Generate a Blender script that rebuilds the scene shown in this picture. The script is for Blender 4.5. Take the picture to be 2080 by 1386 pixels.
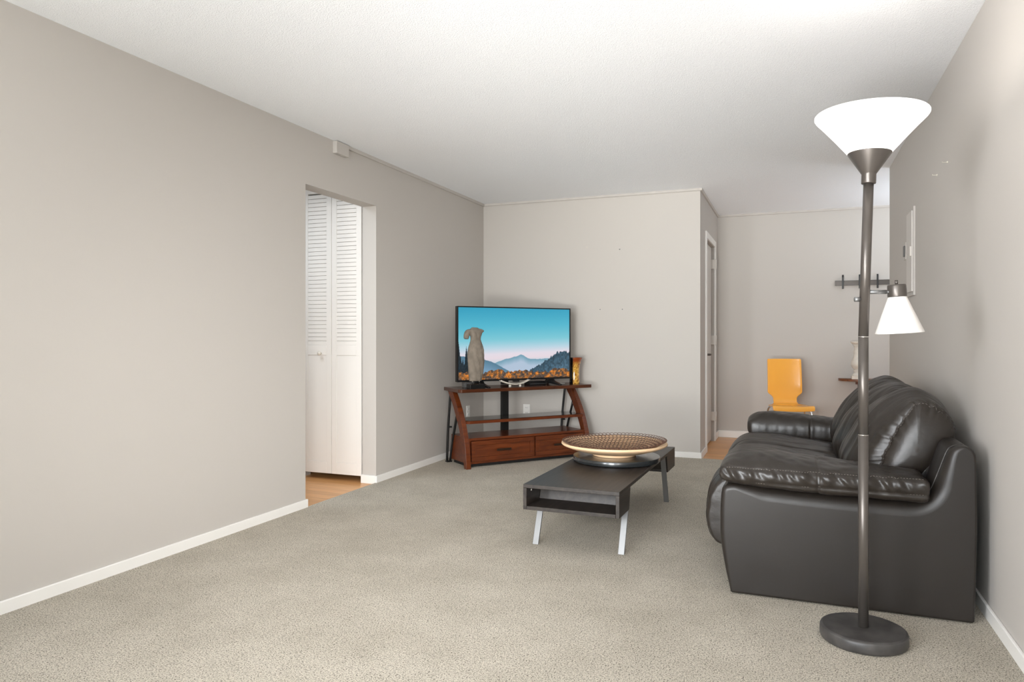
import bpy, bmesh, math, random
import numpy as np
from mathutils import Vector, Matrix, noise

random.seed(4)
for o in list(bpy.data.objects):
    bpy.data.objects.remove(o)
SC = bpy.context.scene
COL = SC.collection

# ------------------------------------------------------------------ camera
YAW = math.radians(21.63)
cam_d = bpy.data.cameras.new('camera')
cam_d.sensor_width = 36.0
cam_d.lens = 1440 / 2080 * 36
cam_d.shift_y = -9 / 2080
cam_d.clip_start = 0.05
cam = bpy.data.objects.new('camera', cam_d)
cam.location = (0, 0, 1.10)
cam.rotation_euler = (math.pi / 2, 0, YAW)
COL.objects.link(cam)
SC.camera = cam

# ------------------------------------------------------------------ view + light
SC.view_settings.view_transform = 'Standard'
SC.view_settings.look = 'None'
SC.view_settings.gamma = 1.0
SC.view_settings.exposure = 0.0
SC.view_settings.use_curve_mapping = False

world = bpy.data.worlds.new('world')
SC.world = world
world.use_nodes = True
world.node_tree.nodes['Background'].inputs[0].default_value = (0.82, 0.9, 1.0, 1)
world.node_tree.nodes['Background'].inputs[1].default_value = 1.0


R90 = math.pi / 2


def area(name, loc, rot, sx, sy, power, color=(1, 1, 1), spread=None):
    l = bpy.data.lights.new(name, 'AREA')
    l.shape = 'RECTANGLE'
    l.size = sx
    l.size_y = sy
    l.energy = power
    l.color = color
    if spread:
        l.spread = spread
    o = bpy.data.objects.new(name, l)
    o.location = loc
    o.rotation_euler = rot
    COL.objects.link(o)
    return o


# LIGHTS-BEGIN


def aim(p, q):
    return tuple((Vector(q) - Vector(p)).to_track_quat('-Z', 'Y').to_euler())


LIGHTS = {
    # name: (loc, rot, size x, size y, power, colour, spread)
    # added fill areas behind the camera: side, ceiling, low, left wall and uplight;
    # an added uplight and the window of the dining part around the corner, the hallway ceiling light
    'side_fill': ((-2.85, -2.4, 1.4), (R90, 0, -R90), 2.4, 1.6, 412.0, (0.97, 1, 1.05), 180),  # added fill from the left; that wall has no window
    'ceiling_fill': ((-0.9, -1.2, 0.6), aim((-0.9, -1.2, 0.6), (-1.0, 3.4, 2.44)), 1.2, 0.8, 17.5, (1, 0.98, 1), 90),  # added fill aimed at the ceiling, no fixture
    'ceiling_fill_far': ((-0.9, -1.2, 0.4), aim((-0.9, -1.2, 0.4), (-1.0, 6.0, 2.44)), 1.2, 0.5, 13.5, (1, 1, 0.97), 40),  # added fill that lifts the far end of the ceiling
    'low_fill': ((-0.9, -1.5, 1.6), aim((-0.9, -1.5, 1.6), (-1.2, 6.0, 0.0)), 1.2, 0.8, 8.5, (0.96, 1, 1.02), 45),  # added fill aimed down at the far floor
    'left_fill': ((0.35, -0.5, 1.3), aim((0.35, -0.5, 1.3), (-2.9, 4.2, 0.45)), 0.9, 0.9, 11.0, (1, 1, 1), 45),  # added fill that brightens the left wall
    'rear_up_fill': ((-1.1, -2.5, 0.8), aim((-1.1, -2.5, 0.8), (-1.1, 0.5, 2.44)), 2.4, 1.6, 26.0, (0.4, 0.8, 1), 180),  # added uplight, stands in for daylight off the floor
    'dining_fill': ((1.9, 7.2, 1.5), (math.pi, 0, 0), 0.5, 0.5, 25.0, (0.88, 1, 1.12), 180),  # added unseen uplight for the alcove ceiling, no pendant modelled
    'dining_daylight': ((3.75, 7.2, 1.4), (R90, 0, R90), 1.3, 1.5, 6.0, (1, 0.95, 0.9), 180),
    'hallway_light': ((-3.6, 3.6, 2.36), (0, 0, 0), 0.5, 0.5, 13.0, (0.88, 1, 1.12), 180),
}
for _n, (_l, _r, _sx, _sy, _p, _c, _s) in LIGHTS.items():
    area(_n, _l, _r, _sx, _sy, _p, _c, math.radians(_s))
# LIGHTS-END

# ------------------------------------------------------------------ helpers


def lin(r, g, b):
    def f(c):
        c /= 255.0
        return c / 12.92 if c <= 0.04045 else ((c + 0.055) / 1.055) ** 2.4
    return (f(r), f(g), f(b), 1.0)


def mat(name, color, rough=0.5, metal=0.0, spec=0.5, bump=None, var=None, sss=0, emit=None, coat=0.0, trans=0.0):
    """bump=(scale,strength,distance,detail)  var=(scale,amount)"""
    m = bpy.data.materials.new(name)
    m.use_nodes = True
    nt = m.node_tree
    b = nt.nodes['Principled BSDF']
    b.inputs['Base Color'].default_value = color
    b.inputs['Roughness'].default_value = rough
    b.inputs['Metallic'].default_value = metal
    b.inputs['Specular IOR Level'].default_value = spec
    if coat:
        b.inputs['Coat Weight'].default_value = coat
        b.inputs['Coat Roughness'].default_value = 0.1
    if trans:
        b.inputs['Transmission Weight'].default_value = trans
    if emit:
        b.inputs['Emission Color'].default_value = emit[0]
        b.inputs['Emission Strength'].default_value = emit[1]
    tc = nt.nodes.new('ShaderNodeTexCoord')
    if bump:
        n = nt.nodes.new('ShaderNodeTexNoise')
        n.inputs['Scale'].default_value = bump[0]
        n.inputs['Detail'].default_value = bump[3] if len(bump) > 3 else 3
        nt.links.new(tc.outputs['Object'], n.inputs['Vector'])
        bp = nt.nodes.new('ShaderNodeBump')
        bp.inputs['Strength'].default_value = bump[1]
        bp.inputs['Distance'].default_value = bump[2]
        nt.links.new(n.outputs['Fac'], bp.inputs['Height'])
        nt.links.new(bp.outputs['Normal'], b.inputs['Normal'])
    if var:
        n2 = nt.nodes.new('ShaderNodeTexNoise')
        n2.inputs['Scale'].default_value = var[0]
        n2.inputs['Detail'].default_value = 4
        nt.links.new(tc.outputs['Object'], n2.inputs['Vector'])
        r = nt.nodes.new('ShaderNodeValToRGB')
        a = var[1]
        r.color_ramp.elements[0].position = 0.3
        r.color_ramp.elements[1].position = 0.7
        r.color_ramp.elements[0].color = tuple(max(0, c * (1 - a)) for c in color[:3]) + (1,)
        r.color_ramp.elements[1].color = tuple(min(1, c * (1 + a)) for c in color[:3]) + (1,)
        nt.links.new(n2.outputs['Fac'], r.inputs['Fac'])
        nt.links.new(r.outputs['Color'], b.inputs['Base Color'])
    return m


def wood_mat(name, c0, c1, rough, scale=(1.2, 14, 14), spec=0.5, plank=None, rot=(0, 0, 0)):
    m = bpy.data.materials.new(name)
    m.use_nodes = True
    nt = m.node_tree
    b = nt.nodes['Principled BSDF']
    b.inputs['Roughness'].default_value = rough
    b.inputs['Specular IOR Level'].default_value = spec
    tc = nt.nodes.new('ShaderNodeTexCoord')
    mp = nt.nodes.new('ShaderNodeMapping')
    mp.inputs['Scale'].default_value = scale
    mp.inputs['Rotation'].default_value = rot
    nt.links.new(tc.outputs['Object'], mp.inputs['Vector'])
    n = nt.nodes.new('ShaderNodeTexNoise')
    n.inputs['Scale'].default_value = 2.5
    n.inputs['Detail'].default_value = 6
    n.inputs['Distortion'].default_value = 1.2
    nt.links.new(mp.outputs['Vector'], n.inputs['Vector'])
    r = nt.nodes.new('ShaderNodeValToRGB')
    r.color_ramp.elements[0].position = 0.3
    r.color_ramp.elements[1].position = 0.72
    r.color_ramp.elements[0].color = c0
    r.color_ramp.elements[1].color = c1
    nt.links.new(n.outputs['Fac'], r.inputs['Fac'])
    out = r.outputs['Color']
    if plank:
        br = nt.nodes.new('ShaderNodeTexBrick')
        br.inputs['Color1'].default_value = (1, 1, 1, 1)
        br.inputs['Color2'].default_value = (0.86, 0.84, 0.82, 1)
        br.inputs['Mortar'].default_value = (0.55, 0.5, 0.45, 1)
        br.inputs['Scale'].default_value = 1.0
        br.inputs['Brick Width'].default_value = plank[0]
        br.inputs['Row Height'].default_value = plank[1]
        br.inputs['Mortar Size'].default_value = 0.0012
        nt.links.new(tc.outputs['Object'], br.inputs['Vector'])
        mx = nt.nodes.new('ShaderNodeMix')
        mx.data_type = 'RGBA'
        mx.blend_type = 'MULTIPLY'
        mx.inputs['Factor'].default_value = 1.0
        nt.links.new(out, mx.inputs['A'])
        nt.links.new(br.outputs['Color'], mx.inputs['B'])
        out = mx.outputs['Result']
    nt.links.new(out, b.inputs['Base Color'])
    return m


class MB:
    """collects geometry and links it as one mesh object"""

    def __init__(self):
        self.bm = bmesh.new()
        self.mi = 0

    def faces_set(self, fs, smooth=False):
        for f in fs:
            f.material_index = self.mi
            f.smooth = smooth

    def box(self, a, b, mtx=None):
        x0, y0, z0 = a
        x1, y1, z1 = b
        vs = [self.bm.verts.new(p) for p in ((x0, y0, z0), (x1, y0, z0), (x1, y1, z0), (x0, y1, z0),
                                             (x0, y0, z1), (x1, y0, z1), (x1, y1, z1), (x0, y1, z1))]
        if mtx:
            for v in vs:
                v.co = mtx @ v.co
        fs = [self.bm.faces.new([vs[i] for i in q]) for q in
              ((3, 2, 1, 0), (4, 5, 6, 7), (0, 1, 5, 4), (1, 2, 6, 5), (2, 3, 7, 6), (3, 0, 4, 7))]
        self.faces_set(fs)
        return self

    def prism(self, poly, axis, a, b, smooth=False):
        """poly of 2D points extruded along axis ('x','y','z') from a to b"""
        def P(p, t):
            if axis == 'x':
                return (t, p[0], p[1])
            if axis == 'y':
                return (p[0], t, p[1])
            return (p[0], p[1], t)
        va = [self.bm.verts.new(P(p, a)) for p in poly]
        vb = [self.bm.verts.new(P(p, b)) for p in poly]
        n = len(poly)
        fs = [self.bm.faces.new(va), self.bm.faces.new(list(reversed(vb)))]
        self.faces_set(fs)
        fs = [self.bm.faces.new((va[i], vb[i], vb[(i + 1) % n], va[(i + 1) % n])) for i in range(n)]
        self.faces_set(fs, smooth)
        return self

    def rings(self, rings, cap=True, smooth=True, closed=True, loop=False):
        vr = [[self.bm.verts.new(p) for p in r] for r in rings]
        n = len(vr[0])
        fs = []
        m = len(vr)
        for k in range(m if loop else m - 1):
            a, b = vr[k], vr[(k + 1) % m]
            for i in range(n if closed else n - 1):
                j = (i + 1) % n
                fs.append(self.bm.faces.new((a[i], a[j], b[j], b[i])))
        if cap and not loop:
            fs.append(self.bm.faces.new(list(reversed(vr[0]))))
            fs.append(self.bm.faces.new(vr[-1]))
        self.faces_set(fs, smooth)
        return self

    def lathe(self, prof, c=(0, 0, 0), seg=48, mtx=None, cap=True, smooth=True):
        rs = []
        for r, z in prof:
            ring = []
            for i in range(seg):
                t = 2 * math.pi * i / seg
                p = Vector((c[0] + r * math.cos(t), c[1] + r * math.sin(t), c[2] + z))
                if mtx:
                    p = mtx @ p
                ring.append(p)
            rs.append(ring)
        return self.rings(rs, cap, smooth)

    def tube(self, pts, r, seg=12, cap=True, loop=False, flat=1.0):
        pts = [Vector(p) for p in pts]
        rs = []
        n = len(pts)
        up = None
        for i, p in enumerate(pts):
            if loop:
                t = (pts[(i + 1) % n] - pts[i - 1]).normalized()
            else:
                t = (pts[min(i + 1, n - 1)] - pts[max(i - 1, 0)]).normalized()
            if up is None:
                up = Vector((0, 0, 1)) if abs(t.z) < 0.9 else Vector((1, 0, 0))
            s = t.cross(up).normalized()
            up = s.cross(t).normalized()
            rr = r[i] if isinstance(r, (list, tuple)) else r
            rs.append([p + s * rr * math.cos(2 * math.pi * k / seg) + up * rr * flat * math.sin(2 * math.pi * k / seg) for k in range(seg)])
        return self.rings(rs, cap, True, True, loop)

    def build(self, name, mats, parent=None, bevel=None, seg=2, sharp=35):
        bm = self.bm
        bmesh.ops.recalc_face_normals(bm, faces=bm.faces)
        me = bpy.data.meshes.new(name)
        bm.to_mesh(me)
        bm.free()
        if not isinstance(mats, (list, tuple)):
            mats = [mats]
        for m in mats:
            me.materials.append(m)
        o = bpy.data.objects.new(name, me)
        COL.objects.link(o)
        if parent is not None:
            o.parent = parent
        if bevel:
            md = o.modifiers.new('bevel', 'BEVEL')
            md.width = bevel
            md.segments = seg
            md.limit_method = 'ANGLE'
            md.angle_limit = math.radians(sharp)
            for f in me.polygons:
                f.use_smooth = True
            md.harden_normals = True
        return o


def tag(o, label=None, cat=None, group=None, kind=None):
    if label:
        o['label'] = label
    if cat:
        o['category'] = cat
    if group:
        o['group'] = group
    if kind:
        o['kind'] = kind
    return o


def empty(name, loc, rz, label, cat, group=None):
    o = bpy.data.objects.new(name, None)
    o.empty_display_size = 0.1
    o.location = loc
    o.rotation_euler = (0, 0, rz)
    COL.objects.link(o)
    return tag(o, label, cat, group)


def struct(name, mb, m, parent=None, bevel=None, **k):
    o = mb.build(name, m, parent, bevel, **k)
    if parent is None:
        o['kind'] = 'structure'
    return o


def catmull(pts, n, closed=True):
    """resample a control polygon to n points"""
    P = [Vector(p) for p in pts]
    m = len(P)
    out = []
    segs = m if closed else m - 1
    dense = []
    for i in range(segs):
        if closed:
            a, b, c, d = P[i - 1], P[i], P[(i + 1) % m], P[(i + 2) % m]
        else:
            a, b, c, d = P[max(i - 1, 0)], P[i], P[i + 1], P[min(i + 2, m - 1)]
        for k in range(24):
            t = k / 24
            dense.append(0.5 * ((2 * b) + (c - a) * t + (2 * a - 5 * b + 4 * c - d) * t * t + (3 * b - a - 3 * c + d) * t ** 3))
    if not closed:
        dense.append(P[-1])
    # arc-length resample
    if closed:
        dense.append(dense[0])
    L = [0]
    for i in range(1, len(dense)):
        L.append(L[-1] + (dense[i] - dense[i - 1]).length)
    tot = L[-1]
    j = 0
    cnt = n if closed else n - 1
    for k in range(n):
        s = tot * k / cnt
        while j < len(L) - 2 and L[j + 1] < s:
            j += 1
        d = L[j + 1] - L[j]
        out.append(dense[j].lerp(dense[j + 1], 0 if d == 0 else min(1, (s - L[j]) / d)))
    return out


# ------------------------------------------------------------------ materials
M = {}
M['wall'] = mat('wall_paint', lin(198, 192, 185), 0.62, spec=0.3, bump=(160, 0.06, 0.002, 3))
M['ceil'] = mat('ceiling_popcorn', lin(250, 251, 253), 0.9, spec=0.1, bump=(190, 0.8, 0.005, 3))
M['white'] = mat('white_trim', lin(242, 239, 234), 0.38)
M['doorwhite'] = mat('closet_white', lin(238, 233, 226), 0.42)
M['door'] = mat('door_paint', lin(210, 204, 197), 0.45)
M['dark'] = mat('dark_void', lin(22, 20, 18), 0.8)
M['black'] = mat('black_plastic', lin(16, 16, 17), 0.3)
M['blackmetal'] = mat('black_metal', lin(20, 19, 19), 0.33, spec=0.6)
M['steel'] = mat('brushed_steel', lin(140, 140, 140), 0.5, metal=0.8)
M['chrome'] = mat('chrome', lin(215, 215, 215), 0.14, metal=1.0)
M['hinge'] = mat('painted_hinge', lin(226, 220, 212), 0.4)
M['pewter'] = mat('dark_pewter', lin(96, 91, 87), 0.35, metal=0.85)
M['lampmetal'] = mat('lamp_grey_metal', lin(98, 92, 87), 0.34, metal=0.6, spec=0.5)
M['lampbase'] = mat('lamp_base_black', lin(66, 63, 61), 0.42, var=(16, 0.4), bump=(30, 0.1, 0.002))
M['ring'] = mat('joint_ring', lin(200, 196, 190), 0.25, metal=0.9)


def leather(name, col, rough, strength=0.35):
    m = bpy.data.materials.new(name)
    m.use_nodes = True
    nt = m.node_tree
    b = nt.nodes['Principled BSDF']
    b.inputs['Base Color'].default_value = col
    b.inputs['Specular IOR Level'].default_value = 0.55
    tc = nt.nodes.new('ShaderNodeTexCoord')
    v = nt.nodes.new('ShaderNodeTexVoronoi')
    v.inputs['Scale'].default_value = 420
    nt.links.new(tc.outputs['Object'], v.inputs['Vector'])
    n = nt.nodes.new('ShaderNodeTexNoise')
    n.inputs['Scale'].default_value = 14
    n.inputs['Detail'].default_value = 5
    nt.links.new(tc.outputs['Object'], n.inputs['Vector'])
    mr = nt.nodes.new('ShaderNodeMapRange')
    mr.inputs['To Min'].default_value = rough - 0.07
    mr.inputs['To Max'].default_value = rough + 0.1
    nt.links.new(n.outputs['Fac'], mr.inputs['Value'])
    nt.links.new(mr.outputs['Result'], b.inputs['Roughness'])
    b1 = nt.nodes.new('ShaderNodeBump')
    b1.inputs['Strength'].default_value = 0.12
    b1.inputs['Distance'].default_value = 0.0006
    nt.links.new(v.outputs['Distance'], b1.inputs['Height'])
    b2 = nt.nodes.new('ShaderNodeBump')
    b2.inputs['Strength'].default_value = strength
    b2.inputs['Distance'].default_value = 0.006
    nt.links.new(n.outputs['Fac'], b2.inputs['Height'])
    nt.links.new(b1.outputs['Normal'], b2.inputs['Normal'])
    nt.links.new(b2.outputs['Normal'], b.inputs['Normal'])
    return m


M['leather'] = leather('soft_leather', lin(40, 34, 29), 0.36, 0.5)
M['leatherflat'] = leather('smooth_leather', lin(35, 30, 26), 0.40, 0.12)
M['leatherflat'].node_tree.nodes['Principled BSDF'].inputs['Specular IOR Level'].default_value = 0.42
M['thread'] = mat('grey_thread', lin(120, 113, 106), 0.7)
M['darkwood'] = wood_mat('espresso_wood', lin(36, 31, 28), lin(60, 53, 48), 0.42, (14, 1.2, 14), spec=0.4)
M['susan'] = mat('black_lacquer', lin(40, 42, 43), 0.22, var=(7, 0.2), coat=0.3)
M['redwood'] = wood_mat('cherry_wood', lin(78, 34, 14), lin(114, 54, 22), 0.3, (1.5, 16, 16))
M['redwood_d'] = wood_mat('cherry_wood_dark_top', lin(58, 30, 18), lin(86, 46, 26), 0.2, (1.5, 16, 16))
M['shelfglass'] = mat('dark_shelf_top', lin(62, 56, 52), 0.12, spec=0.6)
M['pull'] = mat('bronze_pull', lin(58, 40, 28), 0.4, metal=0.5)
M['oak'] = wood_mat('hall_wood_floor', lin(212, 150, 92), lin(240, 184, 122), 0.33, (1.0, 16, 1), plank=(1.1, 0.09))
M['orange'] = mat('orange_lacquer', lin(255, 180, 72), 0.22, coat=0.4)
M['walnut'] = wood_mat('shelf_walnut', lin(88, 50, 28), lin(150, 92, 54), 0.4, (3, 20, 20))
M['bowl'] = mat('pale_wood_bowl', lin(232, 196, 156), 0.45, var=(6, 0.06))
M['rings'] = mat('brown_ring_wire', lin(92, 62, 46), 0.5)
M['plaster'] = mat('chalky_ivory', lin(226, 218, 206), 0.65, var=(24, 0.08), bump=(40, 0.3, 0.003))
M['stone'] = mat('grey_stone', lin(122, 112, 100), 0.85, var=(18, 0.22), bump=(45, 0.6, 0.006, 5))
M['ceramic'] = mat('white_ceramic', lin(226, 218, 204), 0.3)
M['paper'] = mat('white_paper', lin(222, 220, 215), 0.6)
M['greybox'] = mat('grey_plastic', lin(92, 90, 88), 0.45)

# frosted glass shades (they give off light)
def shade_mat(name, col, strength, trans=0.0):
    m = bpy.data.materials.new(name)
    m.use_nodes = True
    b = m.node_tree.nodes['Principled BSDF']
    b.inputs['Base Color'].default_value = col
    b.inputs['Roughness'].default_value = 0.35
    b.inputs['Emission Color'].default_value = (1.0, 0.97, 0.94, 1)
    b.inputs['Emission Strength'].default_value = strength
    return m


M['shade_on'] = shade_mat('lit_frosted_shade', lin(245, 242, 238), 1.25)
M['shade_small'] = shade_mat('frosted_small_shade', lin(236, 231, 225), 0.03)


# carpet
def carpet_mat():
    m = bpy.data.materials.new('speckled_carpet')
    m.use_nodes = True
    nt = m.node_tree
    b = nt.nodes['Principled BSDF']
    b.inputs['Roughness'].default_value = 0.95
    b.inputs['Specular IOR Level'].default_value = 0.1
    tc = nt.nodes.new('ShaderNodeTexCoord')
    n = nt.nodes.new('ShaderNodeTexNoise')
    n.inputs['Scale'].default_value = 205
    n.inputs['Detail'].default_value = 5
    n.inputs['Roughness'].default_value = 0.75
    n.inputs['Distortion'].default_value = 0.5
    nt.links.new(tc.outputs['Object'], n.inputs['Vector'])
    r = nt.nodes.new('ShaderNodeValToRGB')
    e = r.color_ramp.elements
    e[0].position = 0.40
    e[0].color = lin(80, 73, 62)
    e[1].position = 0.57
    e[1].color = lin(230, 221, 205)
    e2 = e.new(0.46)
    e2.color = lin(196, 187, 172)
    nt.links.new(n.outputs['Fac'], r.inputs['Fac'])
    # large soft patches where the pile lies differently
    n2 = nt.nodes.new('ShaderNodeTexNoise')
    n2.inputs['Scale'].default_value = 2.6
    n2.inputs['Detail'].default_value = 8
    n2.inputs['Roughness'].default_value = 0.68
    nt.links.new(tc.outputs['Object'], n2.inputs['Vector'])
    r2 = nt.nodes.new('ShaderNodeValToRGB')
    r2.color_ramp.elements[0].position = 0.35
    r2.color_ramp.elements[0].color = (0.84, 0.835, 0.82, 1)
    r2.color_ramp.elements[1].position = 0.65
    r2.color_ramp.elements[1].color = (1, 1, 1, 1)
    nt.links.new(n2.outputs['Fac'], r2.inputs['Fac'])
    mx = nt.nodes.new('ShaderNodeMix')
    mx.data_type = 'RGBA'
    mx.blend_type = 'MULTIPLY'
    mx.inputs['Factor'].default_value = 1.0
    nt.links.new(r.outputs['Color'], mx.inputs['A'])
    nt.links.new(r2.outputs['Color'], mx.inputs['B'])
    nt.links.new(mx.outputs['Result'], b.inputs['Base Color'])
    bp = nt.nodes.new('ShaderNodeBump')
    bp.inputs['Strength'].default_value = 0.8
    bp.inputs['Distance'].default_value = 0.008
    nt.links.new(n.outputs['Fac'], bp.inputs['Height'])
    nt.links.new(bp.outputs['Normal'], b.inputs['Normal'])
    return m


M['carpet'] = carpet_mat()

# ------------------------------------------------------------------ room shell
XL, XR, YF, YA, YB, H = -2.92, 0.712, 6.58, 8.14, -5.0, 2.44
T = 0.12
XA = -0.78          # side wall of the recess that holds the narrow door
YC = 6.336          # end of the right wall
XD = 3.9            # far side of the dining part
DOOR0, DOOR1, DOORH = 3.755, 4.587, 2.085

mb = MB()
mb.box((XL, YB, -0.1), (XR, YF, 0))
mb.box((XR, YC, -0.1), (XD, YF, 0))
struct('floor', mb, M['carpet'])
mb = MB()
mb.box((XA, YF, -0.1), (XD, YA, -0.012))
mb.box((-1.5, YF + T, -0.1), (XA, YA, -0.012))
struct('floor_alcove', mb, M['oak'])
mb = MB()
mb.box((-4.4, 2.6, -0.1), (XL, 5.3, -0.012))
struct('floor_hallway', mb, M['oak'])
mb = MB()
mb.box((-4.4, YB, H), (XD, YA, H + 0.1))
struct('ceiling', mb, M['ceil'])

# left wall with the doorway, one continuous wall
mb = MB()
mb.box((XL - T, YB, -0.05), (XL, DOOR0, H))
mb.box((XL - T, DOOR1, -0.05), (XL, YF, H))
mb.box((XL - T, DOOR0, DOORH), (XL, DOOR1, H))
struct('wall_left', mb, M['wall'])
mb = MB()
mb.box((XL - T, YF, -0.05), (XA, YF + T, H))
struct('wall_far', mb, M['wall'])
mb = MB()
# recess side wall with the narrow door opening
D0, D1, DH = 7.034, 7.80, 2.05
mb.box((XA - T, YF + T, -0.05), (XA, D0, H))
mb.box((XA - T, D1, -0.05), (XA, YA, H))
mb.box((XA - T, D0, DH), (XA, D1, H))
struct('wall_recess', mb, M['wall'])
mb = MB()
mb.box((-1.6, YF + T, -0.05), (-1.5, YA, H))
struct('wall_recess_back', mb, M['wall'])
mb = MB()
mb.box((-1.6, YA, -0.05), (XD + T, YA + T, H))
struct('wall_alcove', mb, M['wall'])
mb = MB()
mb.box((XR, YB, -0.05), (XR + T, YC, H))
struct('wall_right', mb, M['wall'])
mb = MB()
mb.box((XR + T, YC - T, -0.05), (XD, YC, H))
struct('wall_dining_near', mb, M['wall'])
mb = MB()
mb.box((XD, YC - T, -0.05), (XD + T, YA, 0.6))
mb.box((XD, YC - T, 2.2), (XD + T, YA, H))
mb.box((XD, YC - T, 0.6), (XD + T, 6.5, 2.2))
mb.box((XD, 7.9, 0.6), (XD + T, YA, 2.2))
struct('wall_dining_end', mb, M['wall'])
mb = MB()
W0, W1, WZ0, WZ1 = -2.6, 0.4, 0.55, 2.35
mb.box((XL - T, YB - T, -0.05), (W0, YB, H))
mb.box((W1, YB - T, -0.05), (XR + T, YB, H))
mb.box((W0, YB - T, -0.05), (W1, YB, WZ0))
mb.box((W0, YB - T, WZ1), (W1, YB, H))
struct('wall_back', mb, M['wall'])
mb = MB()
for a, b in (((W0, WZ0), (W1, WZ0 + 0.05)), ((W0, WZ1 - 0.05), (W1, WZ1)), ((W0, WZ0), (W0 + 0.05, WZ1)),
             ((W1 - 0.05, WZ0), (W1, WZ1)), ((-1.125, WZ0), (-1.075, WZ1))):
    mb.box((a[0], YB - 0.08, a[1]), (b[0], YB - 0.03, b[1]))
struct('window_1', mb, M['white'], bevel=0.003)
# hallway behind the doorway
mb = MB()
mb.box((-4.4 - T, 2.6, -0.05), (-4.4, 5.3, H))
struct('wall_hallway_end', mb, M['wall'])
mb = MB()
mb.box((-4.4, 2.6 - T, -0.05), (XL - T, 2.6, H))
struct('wall_hallway_near', mb, M['wall'])
mb = MB()
mb.box((-4.4, 5.3, -0.05), (XL - T, 5.3 + T, H))
mb.box((-4.4, 4.63, -0.05), (-3.62, 4.63 + 0.09, H))
mb.box((-3.62, 4.64, 2.3), (XL - T, 4.73, H))
struct('wall_closet', mb, M['wall'])

# baseboards
BH = 0.052


def board(name, boxes, m='white'):
    mb = MB()
    for a, b in boxes:
        mb.box(a, b)
    return struct(name, mb, M[m], bevel=0.004)


board('baseboard_left', [((XL, YB, -0.005), (XL + 0.013, DOOR0 + 0.013, BH)),
                         ((XL - T, DOOR0, -0.012), (XL, DOOR0 + 0.013, BH)),
                         ((XL, DOOR1 - 0.013, -0.005), (XL + 0.013, YF, BH)),
                         ((XL - T - 0.01, DOOR1 - 0.013, -0.012), (XL, DOOR1, BH))])
board('baseboard_far', [((XL + 0.013, YF - 0.013, -0.005), (XA + 0.013, YF, BH))])
board('baseboard_recess', [((XA, YF, -0.012), (XA + 0.013, D0 - 0.06, BH)), ((XA, D1 + 0.06, -0.012), (XA + 0.013, YA, 0.065))])
board('baseboard_alcove', [((XA + 0.013, YA - 0.013, -0.012), (XD, YA, 0.066))])
board('baseboard_right', [((XR - 0.013, YB, -0.005), (XR, YC, BH))])

# raceway trim under the ceiling, painted like the wall
mb = MB()
TW = 0.018
# one mitred run along the walls
run = [(XL, 4.19), (XL, YF), (XA, YF), (XA, YA), (XD, YA)]
ins = [(XL + TW, 4.19), (XL + TW, YF - TW), (XA + TW, YF - TW), (XA + TW, YA - TW), (XD, YA - TW)]
mid = [((a[0] * 0.25 + b[0] * 0.75), (a[1] * 0.25 + b[1] * 0.75)) for a, b in zip(run, ins)]
mb.rings([[(r[0], r[1], H), (i[0], i[1], H), (i[0], i[1], H - 0.016), (m_[0], m_[1], H - 0.022), (r[0], r[1], H - 0.022)]
          for r, i, m_ in zip(run, ins, mid)], smooth=False)
struct('trim_1', mb, M['wall'])
mb = MB()
mb.box((XL, 4.045, H - 0.088), (XL + 0.034, 4.19, H - 0.004))
o = mb.build('junction_box', M['wall'], None, 0.003)
tag(o, 'small painted square junction box high on the left wall at the ceiling', 'junction box')

# narrow door in the recess
mb = MB()
dx = XA - 0.03
mb.box((dx - 0.035, D0 + 0.006, 0.004), (dx, D1 - 0.006, DH - 0.006))
door = struct('door_1', mb, M['door'], bevel=0.002)
mb = MB()
CW = 0.062
mb.box((XA - 0.005, D0 - CW, -0.012), (XA + 0.014, D0, DH + CW))
mb.box((XA - 0.005, D1, -0.012), (XA + 0.014, D1 + CW, DH + CW))
mb.box((XA - 0.005, D0, DH), (XA + 0.014, D1, DH + CW))
mb.build('door_casing', M['white'], door, 0.003)
for zc in (1.87, 1.063, 0.255):
    mb = MB()
    mb.box((dx, D1 - 0.02, zc - 0.047), (XA + 0.018, D1 + 0.012, zc + 0.047))
    mb.tube([(XA + 0.018, D1 - 0.004, zc - 0.05), (XA + 0.018, D1 - 0.004, zc + 0.05)], 0.007, 10)
    mb.build('hinge', M['hinge'], door)
mb = MB()
mb.tube([(dx, D0 + 0.065, 0.925), (dx + 0.012, D0 + 0.065, 0.925)], 0.032, 20)
mb.tube([(dx + 0.01, D0 + 0.065, 0.925), (dx + 0.05, D0 + 0.065, 0.925), (dx + 0.058, D0 + 0.075, 0.925),
         (dx + 0.06, D0 + 0.10, 0.925), (dx + 0.058, D0 + 0.18, 0.925)], [0.012, 0.011, 0.011, 0.010, 0.008], 10)
mb.build('door_handle', M['pewter'], door)

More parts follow.
